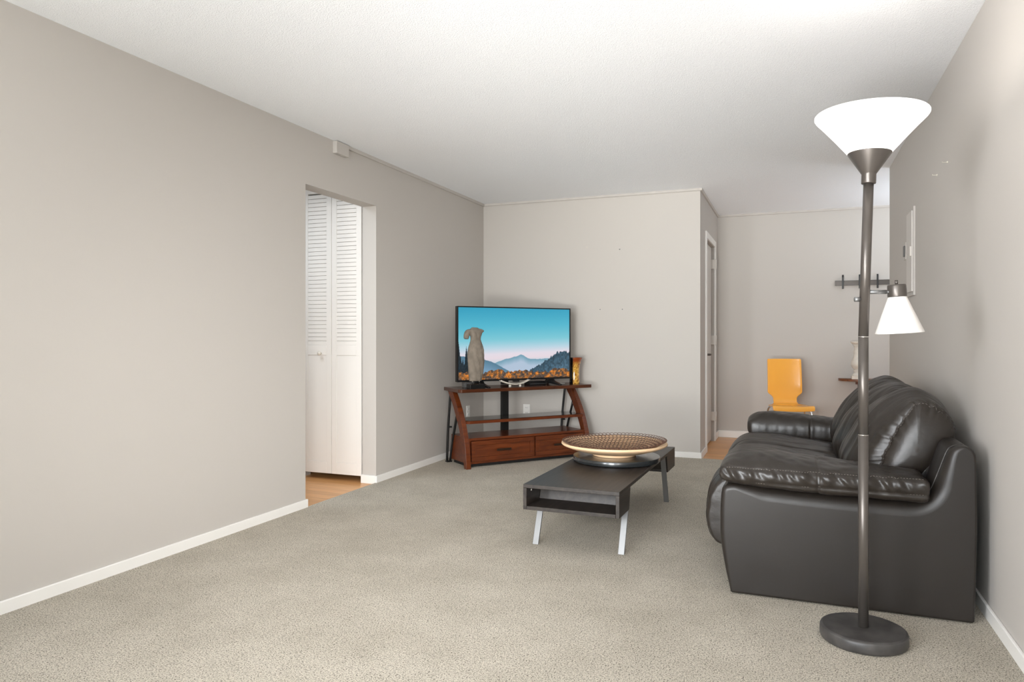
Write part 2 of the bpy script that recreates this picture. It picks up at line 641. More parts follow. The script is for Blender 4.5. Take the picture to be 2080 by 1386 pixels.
# bifold closet doors in the hallway
cl = empty('bifold_door', (-3.33, 4.60, 0), 0, 'white louvred bifold closet door with a small knob seen through the doorway', 'closet door')
for k, (xa, xb) in enumerate(((-3.60 + 3.33, -3.334 + 3.33), (-3.331 + 3.33, -3.06 + 3.33))):
    mb = MB()
    z0, z1 = 0.035, 2.28
    st = 0.046
    y0, y1 = 0.0, 0.03
    mb.box((xa, y0, z0), (xa + st, y1, z1))
    mb.box((xb - st, y0, z0), (xb, y1, z1))
    mb.box((xa + st, y0, z0), (xb - st, y1, 0.125))
    mb.box((xa + st, y0, 0.955), (xb - st, y1, 1.035))
    mb.box((xa + st, y0, z1 - 0.06), (xb - st, y1, z1))
    mb.box((xa + st, 0.0035, 0.125), (xb - st, y1 - 0.006, 0.955))
    zz = 1.035
    while zz < z1 - 0.07:
        mb.prism([(0.002, zz), (0.006, zz - 0.0), (0.027, zz + 0.030), (0.027, zz + 0.037), (0.002, zz + 0.029)], 'x', xa + st, xb - st)
        zz += 0.0318
    p = mb.build('door_panel', M['doorwhite'], cl, 0.002)
    if k == 0:
        mb = MB()
        mb.lathe([(0.006, 0), (0.006, 0.012), (0.015, 0.02), (0.017, 0.028), (0.012, 0.036), (0.001, 0.038)], seg=20,
                 mtx=Matrix.Translation((-0.098, 0, 0.97)) @ Matrix.Rotation(R90, 4, 'X'))
        mb.build('knob', M['ceramic'], p)

# ------------------------------------------------------------------ wall items


def outlet(name, loc, rz, label):
    e = empty(name, loc, rz, label, 'wall outlet')
    mb = MB()
    mb.box((-0.036, -0.007, -0.058), (0.036, 0, 0.058))
    mb.build('cover_plate', M['white'], e, 0.003)
    for s in (-1, 1):
        mb = MB()
        mb.box((-0.017, -0.0095, s * 0.024 - 0.014), (0.017, -0.006, s * 0.024 + 0.014))
        mb.mi = 1
        for q in (-0.007, 0.007):
            mb.box((q - 0.0012, -0.0101, s * 0.024 - 0.004), (q + 0.0012, -0.009, s * 0.024 + 0.006))
        mb.build('socket', [M['white'], M['black']], e)


outlet('wall_outlet', (-2.452, YF, 0.372), 0, 'white outlet on the far wall seen through the television stand')
outlet('wall_outlet', (XL, 6.204, 0.375), R90, 'white outlet on the left wall behind the television stand')

e = empty('breaker_panel', (XR, 5.18, 1.64), -R90, 'painted breaker panel door high on the right wall near the corner', 'breaker panel')
mb = MB()
mb.box((-0.125, -0.012, -0.28), (0.125, 0, 0.28))
mb.build('panel_frame', M['wall'], e, 0.002)
mb = MB()
mb.box((-0.105, -0.02, -0.255), (0.105, -0.011, 0.255))
mb.build('panel_door', M['door'], e, 0.002)
mb = MB()
mb.box((0.08, -0.027, -0.03), (0.095, -0.019, 0.03))
mb.build('latch', M['hinge'], e)

e = empty('light_switch', (XR, 5.47, 1.68), -R90, 'small dark wall switch on the right wall beside the breaker panel', 'light switch')
mb = MB()
mb.box((-0.035, -0.006, -0.058), (0.035, 0, 0.058))
mb.build('switch_plate', M['wall'], e, 0.002)
mb = MB()
mb.box((-0.024, -0.014, -0.036), (0.024, -0.005, 0.036))
mb.build('switch_rocker', M['greybox'], e, 0.002)

for yy, zz, lab in ((4.33, 1.958, 'small white hook on the right wall, the lower one nearer the breaker panel'),
                    (4.06, 1.965, 'small white hook on the right wall, the one nearer the camera')):
    mb = MB()
    mb.tube([(XR, yy, zz), (XR - 0.004, yy, zz)], 0.005, 12)
    mb.tube([(XR - 0.003, yy, zz), (XR - 0.020, yy, zz), (XR - 0.023, yy, zz + 0.002), (XR - 0.024, yy, zz + 0.006)], 0.0014, 8)
    tag(mb.build('wall_hook', M['ceramic']), lab, 'hook')
for xx, zz, mm, lab in ((-1.834, 1.954, 'ceramic', 'tiny white nail, the highest mark on the far wall'),
                        (-1.517, 1.921, 'steel', 'tiny nail on the far wall, upper right of the white one'),
                        (-1.705, 1.358, 'steel', 'tiny nail on the far wall level with the television top, nearer the television'),
                        (-1.491, 1.356, 'steel', 'tiny nail on the far wall level with the television top, farther from the television')):
    mb = MB()
    mb.tube([(xx, YF, zz), (xx, YF - 0.008, zz)], 0.002, 8)
    mb.tube([(xx, YF - 0.008, zz), (xx, YF - 0.010, zz)], 0.005, 10)
    tag(mb.build('wall_nail', M[mm]), lab, 'nail')

# tv wall mount in the alcove
e = empty('wall_mount', (0.67, YA, 1.656), 0, 'grey metal television wall mount with black arms on the alcove wall', 'wall mount')
mb = MB()
mb.box((-0.262, -0.022, -0.026), (0.34, 0, -0.022))
mb.box((-0.262, -0.022, 0.022), (0.34, 0, 0.026))
mb.box((-0.262, -0.010, -0.024), (0.34, 0, 0.024))
mb.box((-0.262, -0.022, -0.026), (-0.257, 0, 0.026))
mb.build('rail', M['pewter'], e)
for px_, in ((-0.19,), (-0.033,), (0.132,)):
    mb = MB()
    mb.prism([(-0.024, -0.06), (-0.036, -0.055), (-0.038, 0.06), (-0.028, 0.085), (-0.022, 0.085), (-0.022, -0.06)], 'x', px_ - 0.008, px_ + 0.008)
    mb.build('arm', M['blackmetal'], e)

# wall shelf + ivory baluster candlestick
e = empty('wall_shelf', (0.70, YA, 0.655), 0, 'small brown wooden wall shelf on a bracket in the alcove', 'shelf')
mb = MB()
pts = [(-0.262, 0), (-0.262, -0.05)]
for k in range(13):
    t = math.pi * (1 + k / 12)
    pts.append((0.02 + 0.282 * math.cos(t), -0.05 + 0.15 * math.sin(t)))
pts += [(0.302, 0)]
mb.prism(pts, 'z', -0.012, 0.012)
mb.build('board', M['walnut'], e, 0.003)
mb = MB()
mb.prism([(0, -0.012), (-0.13, -0.012), (-0.12, -0.035), (-0.06, -0.06), (-0.03, -0.13), (0, -0.15)], 'x', -0.08, -0.058)
mb.box((-0.10, -0.012, -0.05), (-0.03, 0, -0.012))
mb.build('bracket', M['walnut'], e, 0.002)

e = empty('candlestick', (0.612, 8.02, 0.667), 0, 'chalky ivory turned candlestick on the wall shelf behind the lamp pole', 'candlestick')
mb = MB()
mb.box((-0.058, -0.058, 0), (0.058, 0.058, 0.03))
mb.lathe([(0.05, 0.03), (0.052, 0.04), (0.04, 0.055), (0.03, 0.07), (0.044, 0.085), (0.03, 0.098), (0.045, 0.11), (0.06, 0.13),
          (0.064, 0.15), (0.06, 0.175), (0.048, 0.205), (0.038, 0.235), (0.034, 0.265), (0.04, 0.285), (0.032, 0.30), (0.034, 0.335), (0.05, 0.35),
          (0.036, 0.352)], seg=32)
mb.build('turned_body', M['plaster'], e)
mb = MB()
mb.lathe([(0.034, 0.349), (0.052, 0.358), (0.066, 0.374), (0.068, 0.384), (0.05, 0.384), (0.04, 0.375)], seg=32)
mb.build('drip_pan', M['plaster'], e)

# ------------------------------------------------------------------ television stand
PHI = math.radians(51.1)
S = empty('tv_stand', (-2.502, 5.296, 0), PHI, 'cherry brown three tier television stand with curved wooden legs in the corner', 'tv stand')
ZT = 0.662
mb = MB()
mb.prism([(-0.055, 0.05), (-0.035, 0.02), (1.275, 0.02), (1.29, 0.04), (1.27, 0.395), (-0.03, 0.395)], 'z', ZT - 0.029, ZT)
mb.build('top_board', M['redwood_d'], S, 0.003)
mb = MB()
mb.prism([(0.047, 0.13), (0.075, 0.095), (1.235, 0.095), (1.255, 0.12), (1.20, 0.385), (0.17, 0.385)], 'z', 0.362, 0.386)
mb.mi = 1
mb.prism([(0.052, 0.134), (0.08, 0.101), (1.23, 0.101), (1.248, 0.124), (1.196, 0.38), (0.175, 0.38)], 'z', 0.3865, 0.389)
mb.build('middle_shelf', [M['redwood'], M['shelfglass']], S, 0.002)
# drawer case
mb = MB()
mb.box((0.045, 0.055, 0.225), (1.222, 0.40, 0.247))
mb.box((0.045, 0.06, 0.03), (0.065, 0.40, 0.226))
mb.box((1.202, 0.06, 0.03), (1.222, 0.40, 0.226))
mb.box((0.065, 0.06, 0.03), (1.202, 0.40, 0.05))
mb.box((0.065, 0.385, 0.05), (1.202, 0.40, 0.226))
mb.box((0.678, 0.06, 0.05), (0.694, 0.385, 0.226))
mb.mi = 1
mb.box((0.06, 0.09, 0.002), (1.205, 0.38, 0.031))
mb.build('drawer_case', [M['redwood'], M['dark']], S, 0.002)
for xa, xb in ((0.068, 0.676), (0.696, 1.2)):
    mb = MB()
    z0, z1 = 0.053, 0.222
    fr = 0.036
    mb.box((xa, 0.045, z0), (xb, 0.06, z0 + fr))
    mb.box((xa, 0.045, z1 - fr), (xb, 0.06, z1))
    mb.box((xa, 0.045, z0 + fr), (xa + fr, 0.06, z1 - fr))
    mb.box((xb - fr, 0.045, z0 + fr), (xb, 0.06, z1 - fr))
    mb.box((xa + fr, 0.052, z0 + fr), (xb - fr, 0.06, z1 - fr))
    dr = mb.build('drawer', M['redwood'], S, 0.002)
    xm = (xa + xb) / 2
    mb = MB()
    mb.box((xm - 0.07, 0.028, 0.128), (xm + 0.07, 0.036, 0.147))
    for s in (-0.05, 0.05):
        mb.box((xm + s - 0.006, 0.034, 0.131), (xm + s + 0.006, 0.053, 0.143))
    mb.build('drawer_pull', M['pull'], dr, 0.003)
# curved wooden legs
front = [(0.005, 0.0), (0.022, 0.15), (0.07, 0.30), (0.13, 0.425), (0.21, 0.545), (0.285, 0.633)]
back = [(0.05, 0.0), (0.085, 0.15), (0.14, 0.30), (0.205, 0.41), (0.29, 0.53), (0.385, 0.633)]
fs_ = catmull([(a, b, 0) for a, b in front], 20, False)
bs_ = catmull([(a, b, 0) for a, b in back], 20, False)
for x0 in (0.0, 1.222):
    mb = MB()
    mb.rings([[(x0, f.x, f.y), (x0 + 0.044, f.x, f.y), (x0 + 0.044, b.x, b.y), (x0, b.x, b.y)] for f, b in zip(fs_, bs_)], smooth=False)
    mb.build('curved_leg', M['redwood'], S, 0.003)
for x0 in (0.012, 1.20):
    mb = MB()
    for dxx, y0, zt, bow in ((0.0, 0.34, 0.634, 0.018), (0.03, 0.25, 0.50, 0.02)):
        pts = []
        for k in range(13):
            t = k / 12
            pts.append((x0 + dxx, y0 + (0.42 - y0) * t ** 1.2 - bow * math.sin(math.pi * t) * -1, zt * (1 - t) + 0.002))
        mb.tube(pts, 0.011, 10)
    mb.tube([(x0, 0.405, 0.31), (x0 + 0.03, 0.385, 0.31)], 0.008, 8)
    mb.box((x0 - 0.008, 0.40, 0), (x0 + 0.04, 0.44, 0.012))
    mb.build('rear_rod', M['blackmetal'], S)
mb = MB()
mb.box((0.548, 0.3965, 0.05), (0.618, 0.425, ZT - 0.03))
mb.box((0.560, 0.3955, 0.06), (0.606, 0.3965, ZT - 0.03))
mb.build('center_post', M['blackmetal'], S, 0.003)

# ------------------------------------------------------------------ television
TVW, TVH = 1.146, 0.642
TV = empty('television', (0, 0, 0), PHI, 'flat screen television showing misty mountains and autumn trees', 'television')


def on_stand(x, y, z=ZT):
    c, s = math.cos(PHI), math.sin(PHI)
    return (-2.502 + x * c - y * s, 5.296 + x * s + y * c, z)


TV.location = on_stand(0.55, 0.14)
zb = 0.716 - ZT
mb = MB()
mb.box((-TVW / 2, 0.0, zb), (TVW / 2, 0.035, zb + TVH))
mb.box((-0.35, 0.03, zb + 0.04), (0.35, 0.06, zb + 0.34))
mb.build('housing', M['black'], TV, 0.003)
mb = MB()
mb.box((-0.002, 0.2575, 0.001), (0.068, 0.285, zb + 0.30))
mb.box((0.01, 0.058, zb + 0.12), (0.056, 0.26, zb + 0.20))
mb.build('mount_post', M['blackmetal'], TV, 0.003)
mb = MB()
f1, f2 = 0.0105, 0.016
mb.box((-TVW / 2, -0.006, zb), (TVW / 2, 0.0005, zb + f2))
mb.box((-TVW / 2, -0.006, zb + TVH - f1), (TVW / 2, 0.0005, zb + TVH))
mb.box((-TVW / 2, -0.006, zb + f2), (-TVW / 2 + f1, 0.0005, zb + TVH - f1))
mb.box((TVW / 2 - f1, -0.006, zb + f2), (TVW / 2, 0.0005, zb + TVH - f1))
mb.build('bezel', M['black'], TV)
mb = MB()
mb.box((-0.03, -0.008, zb - 0.014), (0.03, 0.012, zb + 0.002))
mb.build('sensor_tab', M['black'], TV, 0.002)
for sx in (-0.36, 0.36):
    mb = MB()
    mb.prism([(-0.03, zb + 0.01), (0.035, zb + 0.01), (0.055, 0.028), (0.03, 0.02), (-0.03, 0.02), (-0.05, 0.028)], 'y', 0.004, 0.03)
    for ey in (-0.105, 0.125):
        mb.rings([[(sx * 0 - 0.022, 0.017, zb + 0.0), (0.022, 0.017, zb + 0.0), (0.022, 0.017, 0.018), (-0.022, 0.017, 0.018)],
                  [(0.04 - 0.012, ey, 0.012), (0.04 + 0.012, ey, 0.012), (0.04 + 0.012, ey, 0.0), (0.04 - 0.012, ey, 0.0)]], smooth=False)
    for v in mb.bm.verts:
        v.co.x = v.co.x + sx
    mb.build('foot', M['black'], TV, 0.002)

# screen picture: colours computed on a grid
NX, NY = 380, 214
xs = np.linspace(0, 1, NX)
ys = np.linspace(0, 1, NY)
Agrid, Bgrid = np.meshgrid(xs, ys)
rng = np.random.RandomState(3)


def s2l(c):
    c = np.asarray(c, float) / 255
    return np.where(c <= 0.04045, c / 12.92, ((c + 0.055) / 1.055) ** 2.4)


def vnoise(nx, ny, seed):
    g = np.random.RandomState(seed).rand(ny + 2, nx + 2)
    fx = Agrid * nx
    fy = Bgrid * ny
    ix = fx.astype(int)
    iy = fy.astype(int)
    tx = fx - ix
    ty = fy - iy
    tx = tx * tx * (3 - 2 * tx)
    ty = ty * ty * (3 - 2 * ty)
    return (g[iy, ix] * (1 - tx) * (1 - ty) + g[iy, ix + 1] * tx * (1 - ty) + g[iy + 1, ix] * (1 - tx) * ty + g[iy + 1, ix + 1] * tx * ty)


def line1(pts):
    return np.interp(xs, [p[0] for p in pts], [p[1] for p in pts])


def n1(k, seed, amp):
    g = np.random.RandomState(seed).rand(k + 2) - 0.5
    return np.interp(xs * k, np.arange(k + 2), g) * amp


stops = [(0.0, (176, 196, 212)), (0.24, (206, 212, 222)), (0.30, (232, 218, 226)), (0.36, (228, 220, 230)), (0.44, (186, 214, 228)),
         (0.56, (126, 201, 216)), (0.75, (84, 184, 208)), (1.0, (52, 160, 192))]
sky = np.stack([np.interp(Bgrid - 0.05 * (Agrid - 0.5), [s[0] for s in stops], [s[1][i] for s in stops]) for i in range(3)], -1)
img = sky
haze = np.clip((0.33 - Bgrid) / 0.33, 0, 1)[..., None]


def layer(h, col_top, col_bot, depth, tex=None):
    global img
    m = (Bgrid < h[None, :])[..., None]
    t = np.clip((h[None, :] - Bgrid) / depth, 0, 1)[..., None]
    c = np.asarray(col_top) * (1 - t) + np.asarray(col_bot) * t
    if tex is not None:
        c = c * (1 + tex[..., None])
    img = np.where(m, c, img)


layer(line1([(0, .2), (.30, .22), (.40, .275), (.47, .305), (.52, .325), (.545, .34), (.57, .325), (.61, .28), (.68, .27), (.8, .28), (1, .25)]) + n1(60, 1, .008),
      (112, 158, 178), (178, 196, 216), 0.10)
layer(line1([(0, .33), (.1, .32), (.22, .275), (.28, .25), (.34, .20), (.40, .14), (.46, .09), (1, .0)]) + n1(80, 2, .008), (84, 124, 146), (120, 156, 184), 0.14)
tree_edge = n1(90, 5, .035) + n1(190, 6, .02)
layer(line1([(0, 0), (.60, .02), (.63, .12), (.70, .17), (.76, .235), (.82, .30), (.88, .355), (.93, .385), (1, .37)]) + tree_edge, (52, 78, 94), (70, 98, 116), 0.2,
      (vnoise(120, 40, 8) - .5) * .5)
# conifers left
for cx_, w_, h_ in ((0.0, .035, .58), (0.068, .028, .47), (0.04, .03, .30), (0.02, .03, .33), (0.10, .03, .22)):
    hh = h_ - np.abs(xs - cx_) / w_ * h_ * 0.9
    layer(hh + n1(150, int(cx_ * 1000) + 9, .06), (28, 42, 52), (32, 44, 50), 0.2, (vnoise(150, 60, 9) - .5) * .6)
# autumn bushes
v1 = vnoise(60, 34, 11)
v2 = vnoise(150, 90, 12)
bush_h = line1([(0, .105), (.1, .10), (.2, .08), (.28, .12), (.36, .14), (.4, .10), (.5, .105), (.6, .12), (.66, .08), (.75, .10), (.8, .08), (.85, .13), (.94, .135), (1, .10)]) + n1(70, 14, .03)
m = (Bgrid < bush_h[None, :])
t = np.clip((v1 - .3) * 1.6, 0, 1)[..., None]
c = np.array((84, 70, 62)) * (1 - t) + np.array((206, 122, 44)) * t
c = c * (0.62 + 0.75 * v2[..., None])
img = np.where(m[..., None], c, img)
img = np.clip(img, 0, 255)
sw, sh0, sh1 = TVW / 2 - f1, zb + f2, zb + TVH - f1
verts = np.stack([(Agrid * 2 - 1) * sw, np.full_like(Agrid, -0.001), sh0 + Bgrid * (sh1 - sh0)], -1).reshape(-1, 3)
idx = np.arange(NX * NY).reshape(NY, NX)
faces = np.stack([idx[:-1, :-1], idx[:-1, 1:], idx[1:, 1:], idx[1:, :-1]], -1).reshape(-1, 4)
me = bpy.data.meshes.new('screen')
me.from_pydata(verts.tolist(), [], faces.tolist())
ca = me.color_attributes.new('picture', 'FLOAT_COLOR', 'POINT')
rgba = np.ones((NX * NY, 4))
rgba[:, :3] = s2l(img.reshape(-1, 3))
ca.data.foreach_set('color', rgba.ravel())
ms = bpy.data.materials.new('screen_picture')
ms.use_nodes = True
nt = ms.node_tree
bs = nt.nodes['Principled BSDF']
bs.inputs['Base Color'].default_value = (0.01, 0.01, 0.01, 1)
bs.inputs['Roughness'].default_value = 0.35
bs.inputs['Specular IOR Level'].default_value = 0.2
at = nt.nodes.new('ShaderNodeAttribute')
at.attribute_name = 'picture'
nt.links.new(at.outputs['Color'], bs.inputs['Emission Color'])
bs.inputs['Emission Strength'].default_value = 0.97
me.materials.append(ms)
scr = bpy.data.objects.new('screen', me)
COL.objects.link(scr)
scr.parent = TV

# ------------------------------------------------------------------ things on the stand
ST = empty('torso_statue', on_stand(0.118, 0.062, ZT + 0.0), PHI, 'weathered grey stone female torso on a black base in front of the television', 'statue')
mb = MB()
mb.box((-0.072, -0.036, 0), (0.068, 0.036, 0.038))
mb.build('base_block', M['black'], ST, 0.003)
for s in (-0.035, 0.03):
    mb = MB()
    mb.tube([(s, 0, 0.036), (s, 0, 0.085)], 0.003, 8)
    mb.build('support_pin', M['chrome'], ST)
K = 0.0046 / 5.775


def zx(X):
    return (880 + X / 5.775 - 940) * 0.0046 - 0.118


def zz_(Y):
    return (985 - Y) / 5.775 * 0.00443 + 0.065


sec = [(985, 415, 555, .62), (950, 412, 562, .64), (900, 407, 576, .62), (850, 404, 583, .6), (780, 398, 588, .58), (700, 395, 587, .56), (640, 400, 583, .55),
       (600, 410, 572, .56), (560, 425, 556, .6), (530, 431, 545, .64), (500, 427, 548, .66), (475, 415, 556, .62), (450, 400, 566, .52), (432, 398, 568, .44), (418, 415, 550, .42),
       (408, 436, 522, .5), (400, 440, 516, .55)]
mb = MB()
rings_ = []
for Y, a, b, dr in sec:
    xa, xb = zx(a), zx(b)
    cx_, rx = (xa + xb) / 2, (xb - xa) / 2
    ring = []
    for k in range(28):
        t = 2 * math.pi * k / 28
        yo = -math.sin(t) * rx * dr
        if 455 < Y < 530 and math.sin(t) > 0:     # bust
            yo -= 0.012 * abs(math.cos(t)) ** 0.6 * math.sin(t) * 1.6
        if Y > 600:                                # drapery folds
            yo += 0.003 * math.sin(9 * t + Y * 0.02)
        ring.append((cx_ + rx * math.cos(t), yo, zz_(Y)))
    rings_.append(ring)
mb.rings(rings_)


def arm_(pts, rr):
    P_ = catmull([(zx(x), y, zz_(Y)) for x, y, Y in pts], 14, False)
    mb.tube(P_, [np.interp(i / 13, np.linspace(0, 1, len(rr)), rr) for i in range(14)], 16)


arm_([(450, 0, 452), (405, 0, 450), (382, -0.004, 478), (372, -0.01, 524)], [0.02, 0.026, 0.025, 0.022])
arm_([(520, 0, 455), (550, 0, 440), (585, -0.004, 436)], [0.024, 0.022, 0.006])
torso = mb.build('torso', M['stone'], ST)
rm = torso.modifiers.new('remesh', 'REMESH')
rm.mode = 'VOXEL'
rm.voxel_size = 0.0045
rm.use_smooth_shade = True
sm = torso.modifiers.new('smooth', 'SMOOTH')
sm.iterations = 4
sm.factor = 0.5
tx = bpy.data.textures.new('stone_clouds', 'CLOUDS')
tx.noise_scale = 0.03
dp = torso.modifiers.new('displace', 'DISPLACE')
dp.texture = tx
dp.strength = 0.006

# amber vase
def vase_mat():
    m = bpy.data.materials.new('amber_glaze')
    m.use_nodes = True
    nt = m.node_tree
    b = nt.nodes['Principled BSDF']
    b.inputs['Roughness'].default_value = 0.12
    b.inputs['Coat Weight'].default_value = 0.6
    tc = nt.nodes.new('ShaderNodeTexCoord')
    n = nt.nodes.new('ShaderNodeTexNoise')
    n.inputs['Scale'].default_value = 26
    n.inputs['Detail'].default_value = 6
    n.inputs['Distortion'].default_value = 1.5
    nt.links.new(tc.outputs['Object'], n.inputs['Vector'])
    sp = nt.nodes.new('ShaderNodeSeparateXYZ')
    nt.links.new(tc.outputs['Object'], sp.inputs['Vector'])
    r = nt.nodes.new('ShaderNodeValToRGB')
    r.color_ramp.elements[0].position = 0.36
    r.color_ramp.elements[0].color = lin(132, 74, 14)
    r.color_ramp.elements[1].position = 0.62
    r.color_ramp.elements[1].color = lin(236, 184, 84)
    nt.links.new(n.outputs['Fac'], r.inputs['Fac'])
    # redder band under the lip
    mr = nt.nodes.new('ShaderNodeMapRange')
    mr.inputs['From Min'].default_value = 0.17
    mr.inputs['From Max'].default_value = 0.215
    nt.links.new(sp.outputs['Z'], mr.inputs['Value'])
    mx = nt.nodes.new('ShaderNodeMix')
    mx.data_type = 'RGBA'
    nt.links.new(mr.outputs['Result'], mx.inputs['Factor'])
    nt.links.new(r.outputs['Color'], mx.inputs['A'])
    mx.inputs['B'].default_value = lin(140, 60, 14)
    # black glazed stripe down one side
    m2 = nt.nodes.new('ShaderNodeMapRange')
    m2.inputs['From Min'].default_value = -0.016
    m2.inputs['From Max'].default_value = -0.022
    nt.links.new(sp.outputs['X'], m2.inputs['Value'])
    mx2 = nt.nodes.new('ShaderNodeMix')
    mx2.data_type = 'RGBA'
    nt.links.new(m2.outputs['Result'], mx2.inputs['Factor'])
    nt.links.new(mx.outputs['Result'], mx2.inputs['A'])
    mx2.inputs['B'].default_value = lin(14, 12, 12)
    nt.links.new(mx2.outputs['Result'], b.inputs['Base Color'])
    return m


M['vase'] = vase_mat()
mb = MB()
mb.lathe([(0.001, 0.0), (0.046, 0.0), (0.048, 0.004), (0.046, 0.05), (0.044, 0.10), (0.046, 0.14), (0.052, 0.175), (0.062, 0.21), (0.076, 0.240), (0.0765, 0.2425),
          (0.0735, 0.2425), (0.058, 0.21), (0.048, 0.175), (0.042, 0.14), (0.040, 0.10), (0.041, 0.02), (0.001, 0.012)], seg=48)
vs = mb.build('vase', M['vase'])
vs.location = on_stand(1.205, 0.19)
vs.rotation_euler = (0, 0, YAW)
tag(vs, 'flared amber and black glazed vase at the right end of the television stand', 'vase')

# curved white dish on ball feet
DI = empty('curved_dish', on_stand(0.50, 0.075), PHI + 0.05, 'curved white ceramic dish on small ball feet below the television', 'dish')
mb = MB()
rs = []
for k in range(25):
    t = -1 + 2 * k / 24
    x = t * 0.15
    z = 0.020 + 0.036 * t * t
    w = 0.038 * math.sqrt(max(0.02, 1 - t * t * 0.85))
    rs.append([(x, -w, z + 0.006), (x, -w, z + 0.010), (x, -w * 0.5, z + 0.004), (x, w * 0.5, z + 0.004), (x, w, z + 0.010), (x, w, z + 0.006), (x, w * 0.5, z), (x, -w * 0.5, z)])
mb.rings(rs)
mb.build('tray', M['ceramic'], DI)
for sx in (-0.05, 0.055):
    mb = MB()
    mb.lathe([(0.001, 0), (0.008, 0.002), (0.0115, 0.009), (0.0115, 0.014), (0.007, 0.021), (0.001, 0.023)], c=(sx, 0, 0), seg=16)
    mb.build('ball_foot', M['plaster'], DI)

# media boxes standing behind the screen
mb = MB()
mb.box((-0.085, -0.05, 0), (0.085, 0.05, 0.036))
mb.mi = 1
mb.box((-0.08, -0.0515, 0.012), (0.08, -0.0495, 0.015))
ob = mb.build('media_player', [M['black'], M['steel']], None, 0.003)
ob.location = on_stand(0.80, 0.23)
ob.rotation_euler = (0, 0, PHI)
tag(ob, 'black media box on the stand under the right side of the television', 'media player')
mb = MB()
mb.box((-0.05, -0.03, 0), (0.05, 0.03, 0.045))
ob = mb.build('streaming_box', M['greybox'], None, 0.004)
ob.location = on_stand(0.13, 0.235)
ob.rotation_euler = (0, 0, PHI)
tag(ob, 'small dark grey box on the stand behind the statue base', 'media box')
mb = MB()
mb.box((-0.07, -0.035, 0), (0.07, 0.035, 0.004))
ob = mb.build('paper_slip', M['paper'])
ob.location = on_stand(1.06, 0.27)
ob.rotation_euler = (0, 0, PHI + 0.1)
tag(ob, 'thin white slip lying on the stand beside the amber vase', 'paper')

# ------------------------------------------------------------------ coffee table
CT = empty('coffee_table', (-1.04, 3.41, 0), math.radians(-1.1), 'low dark brown coffee table with open boxes at both ends and slanted steel legs', 'coffee table')
w2, LT, z1, z0, tb = 0.253, 1.545, 0.34, 0.21, 0.019
mb = MB()
mb.box((-w2, 0, z1 - tb), (w2, LT, z1))
mb.build('tabletop', M['darkwood'], CT, 0.002)
for ya, yb, backy, name in ((0.0, 0.235, 1, 'near'), (LT - 0.29, LT, -1, 'far')):
    mb = MB()
    if backy == 1:
        for xa, xb in ((-w2, -w2 + tb), (w2 - tb, w2)):
            mb.prism([(ya, z0), (yb - 0.03, z0), (yb, z1 - tb), (ya, z1 - tb)], 'x', xa, xb)
        mb.box((-w2 + tb, ya, z0), (w2 - tb, yb - 0.03, z0 + tb))
        mb.prism([(yb - 0.045, z0 + tb), (yb - 0.03, z0 + tb), (yb - 0.002, z1 - tb), (yb - 0.017, z1 - tb)], 'x', -w2 + tb, w2 - tb)
    else:
        for xa, xb in ((-w2, -w2 + tb), (w2 - tb, w2)):
            mb.prism([(ya + 0.03, z0), (yb, z0), (yb, z1 - tb), (ya, z1 - tb)], 'x', xa, xb)
        mb.box((-w2 + tb, ya + 0.03, z0), (w2 - tb, yb, z0 + tb))
        mb.prism([(ya + 0.03, z0 + tb), (ya + 0.045, z0 + tb), (ya + 0.017, z1 - tb), (ya + 0.002, z1 - tb)], 'x', -w2 + tb, w2 - tb)
    bx = mb.build('end_box', M['darkwood'], CT, 0.002)
    if backy == 1:
        mb = MB()
        mb.lathe([(0.006, 0), (0.006, 0.001), (0.001, 0.0012)], seg=14, mtx=Matrix.Translation((-w2 + tb + 0.0002, 0.07, 0.30)) @ Matrix.Rotation(R90, 4, 'Y'))
        mb.build('screw_cap', M['ceramic'], bx)
for sx in (-1, 1):
    for ypb, ypt, zt, zs in ((0.125, 0.205, z0 + 0.0, 1), (1.355, 1.225, z1 - tb, -1)):
        mb = MB()
        x = sx * (w2 - 0.022)
        if zs == 1:
            ypt = 0.125 + 0.43 * z0
            mb.rings([[(x - 0.016, ypb - 0.006, 0), (x + 0.016, ypb - 0.006, 0), (x + 0.016, ypb + 0.006, 0), (x - 0.016, ypb + 0.006, 0)],
                      [(x - 0.016, ypt - 0.006, zt), (x + 0.016, ypt - 0.006, zt), (x + 0.016, ypt + 0.006, zt), (x - 0.016, ypt + 0.006, zt)]], smooth=False)
        else:
            mb.rings([[(x - 0.016, ypb - 0.006, 0), (x + 0.016, ypb - 0.006, 0), (x + 0.016, ypb + 0.006, 0), (x - 0.016, ypb + 0.006, 0)],
                      [(x - 0.016, ypt - 0.006, zt), (x + 0.016, ypt - 0.006, zt), (x + 0.016, ypt + 0.006, zt), (x - 0.016, ypt + 0.006, zt)]], smooth=False)
            mb.box((x - 0.016, ypt - 0.09, zt - 0.012), (x + 0.016, ypt + 0.008, zt))
        mb.build('leg', M['steel'], CT, 0.0015)

# turntable
mb = MB()
mb.lathe([(0.001, 0.004), (0.255, 0.004), (0.261, 0.005), (0.262, 0.007), (0.262, 0.032), (0.2605, 0.034), (0.001, 0.034)], seg=96)
mb.lathe([(0.001, 0.0), (0.16, 0.0), (0.16, 0.004), (0.001, 0.004)], seg=48)
ls = mb.build('turntable', M['susan'])
ls.location = (-1.006, 4.27, 0.3403)
tag(ls, 'round black lacquered turntable on the coffee table under the bowl', 'turntable')
for f in ls.data.polygons:
    f.use_smooth = abs(f.normal.z) < 0.9

